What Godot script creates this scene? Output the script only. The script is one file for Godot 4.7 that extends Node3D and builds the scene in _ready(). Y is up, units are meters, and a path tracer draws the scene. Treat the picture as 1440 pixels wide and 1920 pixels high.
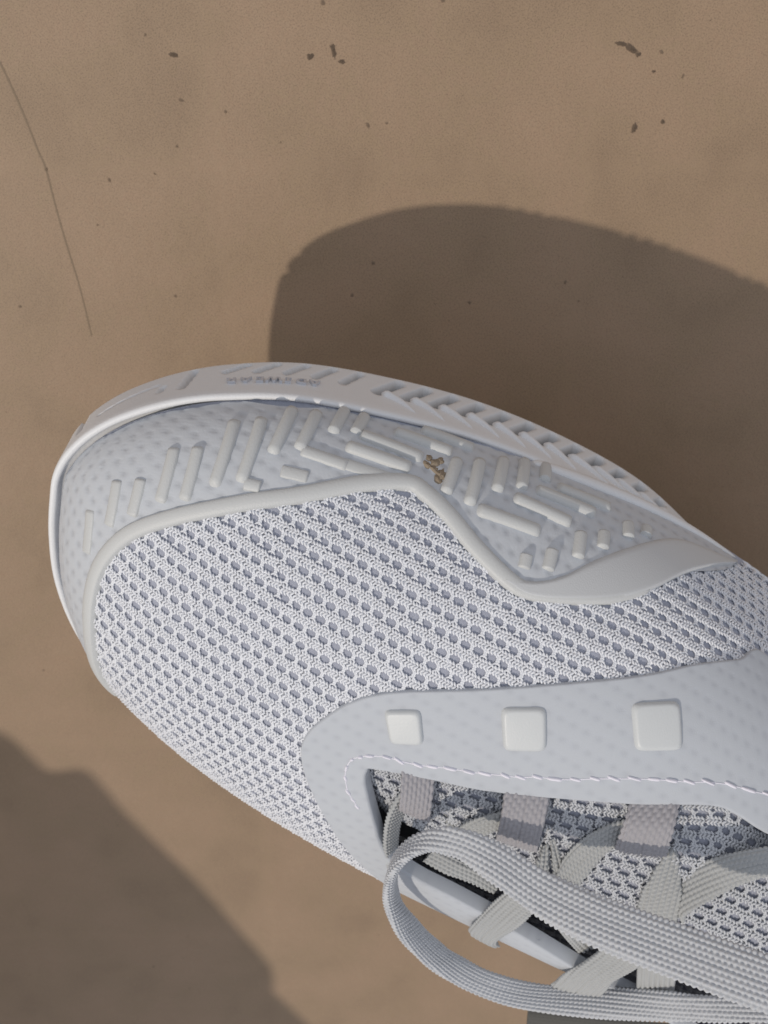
extends Node3D
# A light grey knitted trainer, seen close up from above its outer side, on a brown floor in low sun.
# Shoe measures are millimetres: l runs from the toe to the heel, w from the axis to the outer side,
# q is the angle round the upper (0 at the outer edge of the sole, 180 at the inner edge).

# ---- camera, light and exposure ------------------------------------------------------------
const CAM_AT := Vector3(0.0, 0.2575, -0.1103)
const CAM_TILT := 28.0
const CAM_FOV := 51.0
const SUN_TRAVEL := Vector2(0.93, -0.37)     # across the floor, x and z
const SUN_HEIGHT := 60.0
const SUN_ENERGY := 0.68
const SKY_ENERGY := 1.0
const EXPOSURE := 0.8
const FLOOR_Y := -78.0                       # the shoe stands on an added block, this far above the floor (mm)

const MM := 0.001
const AXIS_TURN := 26.0
const TOE_AT := Vector2(-87.2, 27.0)

# l, upper outer w, sole outer w, inner w, height of the upper's crest
const STATIONS := [
	[-0.6, 25, 25, 25, 23.5], [0.2, 31, 31, 19.5, 26], [3, 38, 38, 8.7, 30.5], [8, 45.3, 45.3, -3.7, 35.8], [16, 53.4, 53.4, -15.6, 42.0],
	[26, 60.6, 60.6, -25, 47.5], [40, 67.6, 67.6, -33, 53], [60, 73, 73, -40.5, 58.5], [85, 77.8, 77.5, -46, 65], [110, 80.3, 78.6, -48.5, 71],
	[135, 81, 76.5, -48.8, 77], [160, 78.3, 69, -48, 83], [190, 72, 60, -46, 90], [220, 63, 54, -42, 114], [250, 55, 51, -38, 150],
	[275, 45, 44, -30, 172], [288, 31, 31, -18, 158], [295, 6, 6, 6, 30]]
const BORDER = [[25.4, 146], [19.9, 125.6], [16.8, 108.4], [16.4, 91.3], [19.5, 74.2], [26.7, 61.8], [38.3, 51], [49.2, 43], [61.2, 33.5], [70, 28.9], [73.9, 30], [79.7, 33.6], [87.4, 39.1], [96.3, 43.4], [102.3, 44.3], [111.1, 41.5], [121.5, 36.6], [129.8, 29.9], [139.4, 19.9], [154.3, 7.6]]
const PANEL_IN = [[98.8, 41.5], [104.1, 39.7], [109.5, 35.5], [114.8, 29.3], [122.2, 22.1], [132.4, 13.4], [139, 9.5], [147.6, 7.3], [156.8, 5.2]]
const RIBS = [[8.2, 75.3, 11.5, 97.6], [11.3, 52.3, 13.8, 76.8], [16.1, 49, 17.6, 66.9], [20.2, 32, 22.1, 57.8], [24.9, 30.9, 26.8, 54.3], [30.2, 16.5, 31.4, 47.1], [35.5, 14.6, 36.3, 43.6], [41.3, 4.7, 40.2, 31.2], [46.7, 1.2, 45.3, 27.4], [52.8, 0.5, 51.1, 17.1], [57.4, 2.7, 56, 14.7], [54.4, 20.8, 70.4, 22.5], [56.7, 14.3, 72.4, 17.6], [64.1, 8.6, 78.8, 11.5], [70.3, 2.9, 83.9, 6.3], [79.8, 13.9, 78.7, 27.5], [85.1, 11, 84.4, 28.5], [90.8, 6.1, 89.9, 21.3], [96.2, 3.8, 95.5, 17.5], [101.9, 2, 101.2, 10.6], [86, 28.3, 102, 27.8], [93.6, 20.8, 108.8, 21.8], [98.7, 15.2, 114.8, 15.4], [104.1, 10.9, 118.8, 10.8], [99.8, 34.9, 100, 38.6], [105.2, 30.9, 105.2, 36.7], [111, 23.2, 111.2, 30.7], [116.7, 20.2, 116.6, 25.3], [122.8, 14, 122.8, 19], [128, 12.3, 127.5, 15.6], [43.1, 35.7, 49.5, 35.2], [37, 42.9, 40.7, 42.6], [45.5, 26.8, 56.9, 27.9], [55, 27.4, 67.3, 27.9]]
const EYE_OUT = [[110.5, 134], [103.8, 132.5], [94.9, 125.5], [85.1, 116.3], [80, 111.4], [76.3, 107], [73.7, 102.2], [73.2, 97.9], [74.2, 92.7], [78.1, 83.9], [85.2, 76.7], [101.1, 67.2], [116.1, 58.3], [131.8, 48.9], [143, 40.8], [153.5, 34.1], [162.6, 28.9]]
const EYE_IN = [[111.1, 128], [104.7, 119.9], [98.8, 111.8], [93.6, 105.1], [90.4, 100.8], [89.3, 98], [90.5, 96.3], [101.1, 91.9], [112.4, 87.9], [122.9, 83.2], [133.2, 78.2], [143.5, 72.9], [157, 65.1], [163.3, 63.7], [171.8, 63.6]]
const STITCH = [[91.9, 108.4], [90.2, 107.1], [88.2, 105.7], [85.9, 102.5], [84.8, 99.7], [84.8, 96.9], [86.1, 95.1], [87.7, 93.6], [91.1, 91.6], [93.8, 90.9], [97.8, 89.5], [100.7, 88.1], [104.2, 86.4], [108, 84.9], [111.2, 83.5], [115.2, 81.6], [118.2, 80.3], [121.2, 78.4], [124.6, 77], [128.5, 74.9], [132, 72.7], [135.5, 70.7], [139.4, 68.5], [143.2, 66.5], [146.7, 64.8], [150.3, 63.1], [154.1, 61], [159, 58.9], [163.2, 57.7], [168.4, 56.2]]
const STUD0 = [[84.9, 81.5], [92, 77.2], [96.7, 84.4], [90.1, 88.2]]
const STUD1 = [[106.6, 68.5], [115.5, 63.9], [120.2, 72.5], [111.8, 76.9]]
const STUD2 = [[131.4, 55.2], [141.7, 49.5], [146.3, 58.3], [136.6, 63.7]]
const LACE_LOOP = [[180.5, 29.9, 119, 180, 37.6, 113], [168.3, 24.4, 114.5, 167.6, 32.8, 107.5], [154.6, 18.3, 107.8, 155.2, 27.2, 101.2], [139.2, 12.4, 100.2, 140.9, 21.2, 94.8], [128.6, 8.8, 93.5, 130, 16.9, 88.5], [118.4, 8.1, 87.4, 118.7, 14.7, 82.6], [112, 6, 82, 110, 12, 79], [106.7, 3.4, 80, 105.7, 4.5, 75], [103.8, -1.5, 79, 104.6, -5.5, 71.5], [103.2, -8.5, 78, 107, -15.5, 69.5], [105.8, -17.4, 76, 113.8, -25.3, 68], [110.4, -25, 74.5, 121.7, -30.7, 67], [117.2, -32.3, 73, 128.3, -34.6, 66.5], [128.7, -40.2, 71, 137.8, -38.8, 65.5], [142.5, -45.8, 69.2, 149, -39.7, 66.2], [157.3, -44.3, 71, 161.8, -37, 67], [170.4, -32.9, 76.9, 171.9, -26, 72.1], [181.5, -16.6, 85.2, 179.2, -9.5, 82.8], [192.4, 4.2, 96, 191.5, 7.1, 93], [198.8, 16, 102, 200.7, 15.9, 98]]
const LACE_L1 = [[132.6, 2.6, 75.2, 140, 2.6, 78.8], [132.2, -1.8, 75, 139.8, -2.9, 77], [132.6, -12.3, 71.5, 139.7, -12.5, 75.5], [132.9, -23.5, 69.5, 140.7, -24.1, 70.5], [135.7, -29.6, 65.4, 143.6, -30, 66.6], [140.8, -36.1, 59.2, 148.6, -36, 60.8]]
const LACE_L2 = [[158.4, 0.8, 79.5, 165.3, 0.7, 84.5], [160.1, -9.7, 77.1, 168.6, -7.8, 80.9], [159.4, -20.5, 74.9, 168.5, -17.4, 78.1], [160.3, -30.3, 71.5, 171.5, -26.1, 74.5], [165.7, -40.3, 64.1, 177.4, -36.3, 67.9]]
const LACE_L3 = [[167.7, -6, 80.2, 176, -3.3, 83.8], [175.5, -17.1, 77.1, 183, -13.2, 78.9], [183.2, -27.3, 72.1, 190.9, -23.2, 73.9]]
const LACE_L4 = [[103.4, 7.1, 65, 104.1, 1.5, 62], [100.1, 6.5, 66, 103.7, 0.4, 62], [98.7, 2.2, 67, 104.3, -3.2, 61], [99.9, -4.7, 67, 105.6, -9.3, 61], [104.2, -14.2, 66, 109.8, -18.3, 60], [110.7, -23.5, 64, 117.3, -27.4, 58]]
const LACE_L5 = [[108.1, 7.5, 65, 111.7, 7.4, 65], [111.2, 2.7, 66, 116.6, 3.4, 66], [115.1, -2, 67, 121, -1, 67], [122.1, -7.2, 68, 129.6, -7.5, 68]]
const LACE_L6 = [[114.4, 1.8, 69, 120.6, -1.9, 69], [115.4, 7.6, 70.5, 120.6, 4.6, 70.5], [119.8, 14.7, 72, 122.8, 10.7, 72], [123.7, 16.8, 71, 126.7, 12.8, 71]]
const LACE_L7 = [[133.3, 13.2, 73, 134.3, 14, 73], [135.4, 10.1, 74, 137.9, 10.4, 74], [139.2, 4.7, 76, 143, 5.6, 76]]
const LACE_L7B = [[133.1, 10.6, 73, 133.8, 11.9, 73], [133.2, 7.3, 75, 136.8, 6.2, 75], [133.8, 4, 76, 138.9, 2.7, 76]]
const LACE_L8 = [[138.5, 2.9, 78, 144.5, 0, 78], [137.8, 12.1, 75.6, 144.3, 7.9, 77.4], [139.3, 21.3, 76, 145.6, 16.9, 76], [143.1, 27.6, 76.5, 146.9, 23.1, 76.5], [147.1, 29.7, 75, 150.3, 25.9, 75]]
const LACE_L9 = [[156.4, 27.1, 77.5, 157.5, 27.6, 77.5], [155.9, 22.1, 79, 160.8, 23.5, 79], [156.4, 14.2, 80.1, 163.9, 18.1, 81.9], [158.3, 7.6, 80.2, 167.2, 10.5, 83.8]]
const LACE_L10 = [[164.2, 17.6, 78.1, 167.3, 12.7, 83.9], [163.1, 22.7, 78.1, 166.1, 16.2, 84.9], [166.5, 32.4, 80.8, 170.8, 26.6, 84.2], [171.6, 40.3, 83.1, 177, 34.4, 83.9], [180.8, 47.5, 82.8, 186.3, 41.8, 83.3]]
const LACE_L11 = [[115.2, -15.3, 63, 115.8, -10, 63], [121.9, -14.8, 65, 121.9, -9.2, 65], [127.9, -13.7, 66, 128, -9.6, 66], [133.8, -13.7, 67, 133.7, -10.7, 67]]
const LACE_L12 = [[142.4, -5.4, 74.5, 149.9, -4, 77.5], [150.4, -11.3, 74, 156.2, -8.4, 74], [160.6, -18.7, 71, 163.4, -13, 71]]
const LACE_TAB = [[174.8, -64.7, 51.5, 176.4, -70.7, 58.5], [204.6, -52.6, 53.6, 205.8, -58.6, 60.4], [236.1, -36.1, 57, 237.7, -41.5, 63]]
const LACE_W1 = [[95.2, 12.8, 67.5, 102.6, 15.1, 67.5], [95.8, 11.4, 69, 103.2, 13.8, 69], [97.3, 7.9, 70.5, 104.8, 9.4, 70.5], [99.1, 3.6, 69.4, 106.9, 4.6, 70.6], [101.3, -0.2, 65.4, 109.2, 0.4, 66.6]]
const LACE_W2 = [[117.1, 21.4, 71.6, 126.6, 25.9, 72.4], [117, 20.7, 73.6, 126.4, 25.2, 74.4], [118.2, 16.4, 75.8, 127.6, 20, 77.2], [120.7, 10.1, 75, 130.1, 12.7, 77], [124, 5.5, 69.9, 133.7, 8, 72.1]]
const LACE_W3 = [[141.8, 34.2, 75.2, 150.8, 39.6, 76.8], [141.7, 33, 77.2, 150.7, 38.5, 78.8], [141.8, 29, 80, 151.2, 34, 82], [144, 22.7, 79.5, 153.8, 27.6, 81.5], [148.5, 18.2, 73.9, 158.4, 22.9, 76.1]]
const FLECKS = [[-60.8, -81.4], [-21.3, -80.8], [-14.6, -82.5], [-12.3, -79.6], [68.2, -84.3], [71.4, -82.9], [73.3, -81.4], [78.4, -76.9], [82.7, -63.1], [74.5, -61.3], [-68.4, -86.7], [-46.8, -65.8], [-59.6, -69], [-69.5, -48.1], [0.8, -62.6], [-102.2, -49.3], [-3.4, -20.8], [27.4, -8.1], [57.6, -14.5], [87, -75.6], [80, -82.1], [-116.9, -6.7], [-4.8, -62], [16.6, -95.7], [-17.3, -95], [-83.5, -46.2]]
const SCRATCH = [[-113.6, -83.2], [-111.2, -79.2], [-107, -66.5], [-104, -55.2], [-102.4, -49.8], [-100.9, -37.9], [-99.2, -26.4], [-96.9, -12.8], [-95.2, 3.2]]
const SHADE_OUTLINE = [[-181.5, 153.1], [-152.8, 168.5], [-147, 178.6], [-140.6, 186.2], [-132.1, 187.3], [-123.4, 186.7], [-116.1, 197.5], [-108.9, 211.5], [-85.3, 246.9], [-70.9, 272.1], [-58, 295.4], [-53, 306], [-52.5, 320.5], [-55, 329.8], [-44.2, 341.2], [-20.7, 370.6]]  # outline of the floor shade that the added seat is shaped to cast
const MUD = [[73.3, 16.7], [74.9, 17.7], [76, 16.2], [74.9, 20.2], [76.8, 21.5], [73.3, 19.4], [76.3, 23.1]]
const Y0 := 23.0
const PE := 2.4
const QE := 1.9
const INSET := 1.6
const PITCH_L := 3.2
const PITCH_Q := 3.9
const SHEAR := 0.75                         # each row of the knit is set this far towards the heel (mm)
const L0 := -0.6
const L1 := 295.0
const DL := 0.25

var t_c := PackedFloat32Array()     # centre, half width and crest of the upper by l
var t_hw := PackedFloat32Array()
var t_h := PackedFloat32Array()
var t_ws := PackedFloat32Array()   # outer edge of the sole by l
var t_arc := []                     # girth from the crest by l (1 mm) and q (2 degrees)
var t_crest := PackedFloat32Array()
var ax := Vector3.ZERO
var bx := Vector3.ZERO
var toe := Vector3.ZERO
var rng := RandomNumberGenerator.new()
var taken := {}
var M := {}

func station(u: float) -> Array:
	var n := STATIONS.size()
	u = clampf(u, 0.0, n - 1.0)
	var i := mini(int(u), n - 2)
	var f := u - i
	var a: Array = STATIONS[i - 1] if i > 0 else [STATIONS[1][0], STATIONS[1][3], STATIONS[1][3], STATIONS[1][1], STATIONS[1][4]]
	var b: Array = STATIONS[i]
	var c: Array = STATIONS[i + 1]
	var d: Array = STATIONS[mini(i + 2, n - 1)]
	var r := []
	for k in 5:
		r.append(0.5 * (2.0 * b[k] + (c[k] - a[k]) * f + (2.0 * a[k] - 5.0 * b[k] + 4.0 * c[k] - d[k]) * f * f + (3.0 * b[k] - a[k] - 3.0 * c[k] + d[k]) * f * f * f))
	return r

func tables():
	var a := deg_to_rad(AXIS_TURN)
	ax = Vector3(cos(a), 0, sin(a))
	bx = Vector3(sin(a), 0, -cos(a))
	toe = Vector3(TOE_AT.x, 0, TOE_AT.y)
	var n := int((L1 - L0) / DL) + 1
	var u := 0.0
	var last := station(0.0)
	var next := station(0.005)
	for k in n:
		var l := L0 + k * DL
		while next[0] < l and u < STATIONS.size() - 1.0:
			u += 0.005
			last = next
			next = station(u + 0.005)
		var f := clampf((l - last[0]) / maxf(next[0] - last[0], 1e-5), 0.0, 1.0)
		var r := []
		for m in 5:
			r.append(lerpf(last[m], next[m], f))
		t_c.append((r[1] + r[3]) / 2.0)
		t_hw.append(maxf((r[1] - r[3]) / 2.0 - INSET, 0.05))
		t_h.append(maxf(r[4] - Y0, 0.1))
		t_ws.append(r[2])
	var crest := 0.0
	var before := loc(L0, 90.0)
	for k in range(0, int(L1 - L0) + 1):
		var l := L0 + k
		var p := loc(l, 90.0)
		crest += p.distance_to(before)
		before = p
		t_crest.append(crest)
		var row := PackedFloat32Array()
		row.resize(91)
		for s in [1, -1]:
			var sum := 0.0
			var was := p
			for m in range(1, 46):
				var here := loc(l, 90.0 + s * m * 2.0)
				sum += here.distance_to(was)
				was = here
				row[45 + s * m] = s * sum
		t_arc.append(row)

func look(t: PackedFloat32Array, l: float) -> float:
	var x := clampf((l - L0) / DL, 0.0, t.size() - 1.001)
	var i := int(x)
	return lerpf(t[i], t[i + 1], x - i)

# a point of the upper in shoe measures (l, y, w)
func loc(l: float, q: float) -> Vector3:
	var s := cos(deg_to_rad(q))
	return Vector3(l, Y0 + look(t_h, l) * pow(maxf(1.0 - pow(absf(s), PE), 0.0), 1.0 / QE), look(t_c, l) + look(t_hw, l) * s)

func world(p: Vector3) -> Vector3:
	return (toe + ax * p.x + bx * p.z + Vector3(0, p.y, 0)) * MM

func lwy(l: float, w: float, y: float) -> Vector3:
	return world(Vector3(l, y, w))

func normal_at(l: float, q: float) -> Vector3:
	var e := 0.6
	var qa := clampf(q, 0.8, 179.2)
	var la := clampf(l, L0 + 0.8, L1 - 1.0)
	var dl := world(loc(la + e, qa)) - world(loc(la - e, qa))
	var dq := world(loc(la, qa + e)) - world(loc(la, qa - e))
	var n := dl.cross(dq).normalized()
	return -n if n.y < -0.05 else n

func on(l: float, q: float, lift := 0.0) -> Vector3:
	var p := world(loc(l, q))
	return p if lift == 0.0 else p + normal_at(l, q) * lift * MM

func to_q(l: float, w: float) -> float:
	return rad_to_deg(acos(clampf((w - look(t_c, l)) / look(t_hw, l), -1.0, 1.0)))

func girth(l: float, q: float) -> float:
	var i := clampi(int(round(l - L0)), 0, t_arc.size() - 1)
	var x := clampf(q / 2.0, 0.0, 89.999)
	var k := int(x)
	return lerpf(t_arc[i][k], t_arc[i][k + 1], x - k)

func crest_at(l: float) -> float:
	var x := clampf(l - L0, 0.0, t_crest.size() - 1.001)
	var i := int(x)
	return lerpf(t_crest[i], t_crest[i + 1], x - i)

# how deep the film lies in a hole of the knit below it, 0 to 1
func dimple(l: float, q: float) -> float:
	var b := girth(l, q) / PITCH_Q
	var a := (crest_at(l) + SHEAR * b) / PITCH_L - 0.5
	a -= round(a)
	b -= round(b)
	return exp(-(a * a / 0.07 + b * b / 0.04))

# ---- curves and meshes ---------------------------------------------------------------------
func spline(rows: Array, x: float) -> Array:
	var n := rows.size()
	x = clampf(x, 0.0, n - 1.0)
	var i := mini(int(x), n - 2)
	var f := x - i
	var a: Array = rows[maxi(i - 1, 0)]
	var b: Array = rows[i]
	var c: Array = rows[i + 1]
	var d: Array = rows[mini(i + 2, n - 1)]
	var r := []
	for k in b.size():
		r.append(0.5 * (2.0 * b[k] + (c[k] - a[k]) * f + (2.0 * a[k] - 5.0 * b[k] + 4.0 * c[k] - d[k]) * f * f + (3.0 * b[k] - a[k] - 3.0 * c[k] + d[k]) * f * f * f))
	return r

func dense(rows: Array, per := 12) -> Array:
	var r := []
	for k in (rows.size() - 1) * per + 1:
		r.append(spline(rows, float(k) / per))
	return r

func numbered(called: String, parent: Node) -> String:
	var key := str(parent.get_instance_id()) + called
	taken[key] = taken.get(key, -1) + 1
	return called if taken[key] == 0 else "%s_%03d" % [called, taken[key]]

func put(called: String, mesh: Mesh, material: Material, parent: Node = self) -> MeshInstance3D:
	var o := MeshInstance3D.new()
	o.name = numbered(called, parent)
	o.mesh = mesh
	o.material_override = material
	parent.add_child(o, true)
	return o

func group_node(called: String, parent: Node = self) -> Node3D:
	var o := Node3D.new()
	o.name = numbered(called, parent)
	parent.add_child(o, true)
	return o

func tag(o: Node, label: String, category := "", group := "", kind := ""):
	o.set_meta("label", label)
	if category: o.set_meta("category", category)
	if group: o.set_meta("group", group)
	if kind: o.set_meta("kind", kind)

# a sheet of nu by nv points
func sheet(p: PackedVector3Array, nu: int, nv: int, skip := PackedByteArray(), flip := false, uv := PackedVector2Array(), col := PackedColorArray()) -> ArrayMesh:
	var index := PackedInt32Array()
	for i in nu - 1:
		for j in nv - 1:
			var a := i * nv + j
			if skip.size() and (skip[a] or skip[a + 1] or skip[a + nv] or skip[a + nv + 1]):
				continue
			if flip:
				index.append_array([a, a + 1, a + nv, a + 1, a + nv + 1, a + nv])
			else:
				index.append_array([a, a + nv, a + 1, a + 1, a + nv, a + nv + 1])
	var arrays := []
	arrays.resize(Mesh.ARRAY_MAX)
	arrays[Mesh.ARRAY_VERTEX] = p
	arrays[Mesh.ARRAY_INDEX] = index
	if uv.size(): arrays[Mesh.ARRAY_TEX_UV] = uv
	if col.size(): arrays[Mesh.ARRAY_COLOR] = col
	var m := ArrayMesh.new()
	m.add_surface_from_arrays(Mesh.PRIMITIVE_TRIANGLES, arrays)
	var st := SurfaceTool.new()
	st.create_from(m, 0)
	st.generate_normals()
	return st.commit()

# a raised band along a path on the upper: [l, q] rows, half width and height in mm
func band(path: Array, half: float, high: float, across := 9, round_ends := true, taper := [], power := 0.5, lift := 0.0, blunt := 4.0) -> ArrayMesh:
	var n := path.size()
	var p := PackedVector3Array()
	for k in n:
		var here: Array = path[k]
		var a: Array = path[maxi(k - 1, 0)]
		var b: Array = path[mini(k + 1, n - 1)]
		var t := (on(b[0], b[1]) - on(a[0], a[1])).normalized()
		var nn := normal_at(here[0], here[1])
		var side := nn.cross(t).normalized()
		var c := on(here[0], here[1])
		var f := float(k) / (n - 1)
		var e := 1.0
		if round_ends:
			var d := minf(f, 1.0 - f) * (n - 1) / blunt
			e = sqrt(maxf(1.0 - pow(maxf(1.0 - d, 0.0), 2.0), 0.3))
		if taper.size():
			e *= lerpf(taper[0], taper[1], f)
		for m in across:
			var x := 2.0 * m / (across - 1) - 1.0
			var y := pow(maxf(1.0 - x * x, 0.0), power) * high * lerpf(0.35, 1.0, e) + lift
			if absf(x) > 0.999 or (round_ends and (k == 0 or k == n - 1)): y = lift - 0.7
			p.append(c + side * x * half * e * MM + nn * y * MM)
	return sheet(p, n, across)

# a sheet laid on the upper between two curves of [l, q] rows, rolled down at both edges
func laid(inner: Array, outer: Array, n: int, lanes: int, lift: float, edge_in := 0.7, edge_out := 0.7, dip := 0.0, skirt := 0.0) -> ArrayMesh:
	var p := PackedVector3Array()
	var col := PackedColorArray()
	for k in n:
		var f := float(k) / (n - 1)
		var a := spline(inner, f * (inner.size() - 1))
		var b := spline(outer, f * (outer.size() - 1))
		var wide := on(a[0], a[1]).distance_to(on(b[0], b[1])) / MM
		for m in lanes:
			var s := 0.5 - 0.5 * cos(PI * m / (lanes - 1.0))
			s = lerpf(float(m) / (lanes - 1.0), s, 0.6)
			var l := lerpf(a[0], b[0], s)
			var q := lerpf(a[1], b[1], s)
			var ein := clampf(s * wide / edge_in, 0.0, 1.0)
			var eout := clampf((1.0 - s) * wide / edge_out, 0.0, 1.0)
			var e := sqrt(1.0 - (1.0 - ein) * (1.0 - ein)) * sqrt(1.0 - (1.0 - eout) * (1.0 - eout))
			var h := lift * e - 0.3 * (1.0 - e)
			if m == 0: h -= skirt
			var d := dimple(l, q) if dip > 0.0 else 0.0
			h -= dip * d * e
			p.append(on(l, q, h))
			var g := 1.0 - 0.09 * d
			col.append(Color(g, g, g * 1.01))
	return sheet(p, n, lanes, PackedByteArray(), false, PackedVector2Array(), col)

# a woven lace from rows [l, w, y of one edge, l, w, y of the other]
func lace(rows: Array, thick: float, grain_u := 0.95, grain_v := 1.05, bump := 0.16, slant := 0.5, sag := 0.0) -> ArrayMesh:
	var fine := dense(rows, 40)
	var mid := PackedVector3Array()
	var wid := PackedVector3Array()
	for r in fine:
		var a := lwy(r[0], r[1], r[2])
		var b := lwy(r[3], r[4], r[5])
		mid.append((a + b) / 2.0)
		wid.append((b - a) / 2.0)
	var length := 0.0
	var at := PackedFloat32Array([0.0])
	for k in range(1, mid.size()):
		length += mid[k].distance_to(mid[k - 1]) / MM
		at.append(length)
	var n := int(length / 0.22) + 2
	var top := 44
	var around := 2 * top
	var p := PackedVector3Array()
	var i := 0
	for k in n:
		var d := length * k / (n - 1.0)
		while i < at.size() - 2 and at[i + 1] < d: i += 1
		var f := clampf((d - at[i]) / maxf(at[i + 1] - at[i], 1e-5), 0.0, 1.0)
		var c := mid[i].lerp(mid[i + 1], f)
		var w := wid[i].lerp(wid[i + 1], f)
		var t := (mid[mini(i + 2, mid.size() - 1)] - mid[maxi(i - 1, 0)]).normalized()
		var half := w.length() / MM
		var side := w.normalized()
		var up := t.cross(side).normalized()
		for m in around + 1:
			var x := 0.0
			var y := 0.0
			var g := 0.0
			var ang := 0.0
			if m < top:
				x = -cos(PI * m / top)
				x = lerpf(2.0 * m / top - 1.0, x, 0.35)
				y = 0.5 * thick * pow(maxf(1.0 - pow(absf(x), 4.0), 0.0), 0.5)
			else:
				x = cos(PI * (m - top) / top)
				x = lerpf(1.0 - 2.0 * (m - top) / top, x, 0.35)
				y = -0.5 * thick * pow(maxf(1.0 - pow(absf(x), 4.0), 0.0), 0.5)
			var col := (x * half) / grain_u + 50.0
			var ci := floorf(col)
			var cf := col - ci
			var v := d / grain_v + 0.5 * fmod(ci, 2.0) + slant * (cf - 0.5)
			var vf := v - floorf(v)
			g = pow(sin(PI * cf), 0.7) * (0.12 + 0.88 * pow(sin(PI * vf), 0.7))
			var out := (up * y / maxf(thick * 0.5, 0.1) + side * pow(absf(x), 6.0) * signf(x)).normalized()
			p.append(c + side * x * half * MM + up * y * MM + out * (g - 0.5) * bump * MM)
	return sheet(p, n, around + 1)

# ---- materials -----------------------------------------------------------------------------
func noise_tex(seed_no: int, freq: float, octaves: int, size := 512, lo := 0.0, hi := 1.0, type := FastNoiseLite.TYPE_SIMPLEX_SMOOTH) -> NoiseTexture2D:
	var n := FastNoiseLite.new()
	n.noise_type = type
	n.seed = seed_no
	n.frequency = freq
	n.fractal_octaves = octaves
	var t := NoiseTexture2D.new()
	t.width = size
	t.height = size
	t.seamless = true
	t.noise = n
	var g := Gradient.new()
	g.set_color(0, Color(lo, lo, lo))
	g.set_color(1, Color(hi, hi, hi))
	t.color_ramp = g
	return t

func ramp_tex(seed_no: int, freq: float, octaves: int, size: int, offsets: Array, colors: Array) -> NoiseTexture2D:
	var t := noise_tex(seed_no, freq, octaves, size)
	var g := Gradient.new()
	g.offsets = PackedFloat32Array(offsets)
	g.colors = PackedColorArray(colors)
	t.color_ramp = g
	return t

func mat(linear: Color, rough: float, grain: Texture2D = null, per_metre := 60.0, depth_cm := 0.01, sheen := 0.0) -> StandardMaterial3D:
	var m := StandardMaterial3D.new()
	m.albedo_color = linear.linear_to_srgb()
	m.roughness = rough
	if grain:
		m.uv1_triplanar = true
		m.uv1_world_triplanar = true
		m.uv1_scale = Vector3.ONE * per_metre
		m.heightmap_enabled = true
		m.heightmap_scale = depth_cm
		m.heightmap_texture = grain
	if sheen > 0.0:
		m.rim_enabled = true
		m.rim = sheen
		m.rim_tint = 0.5
	return m

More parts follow.
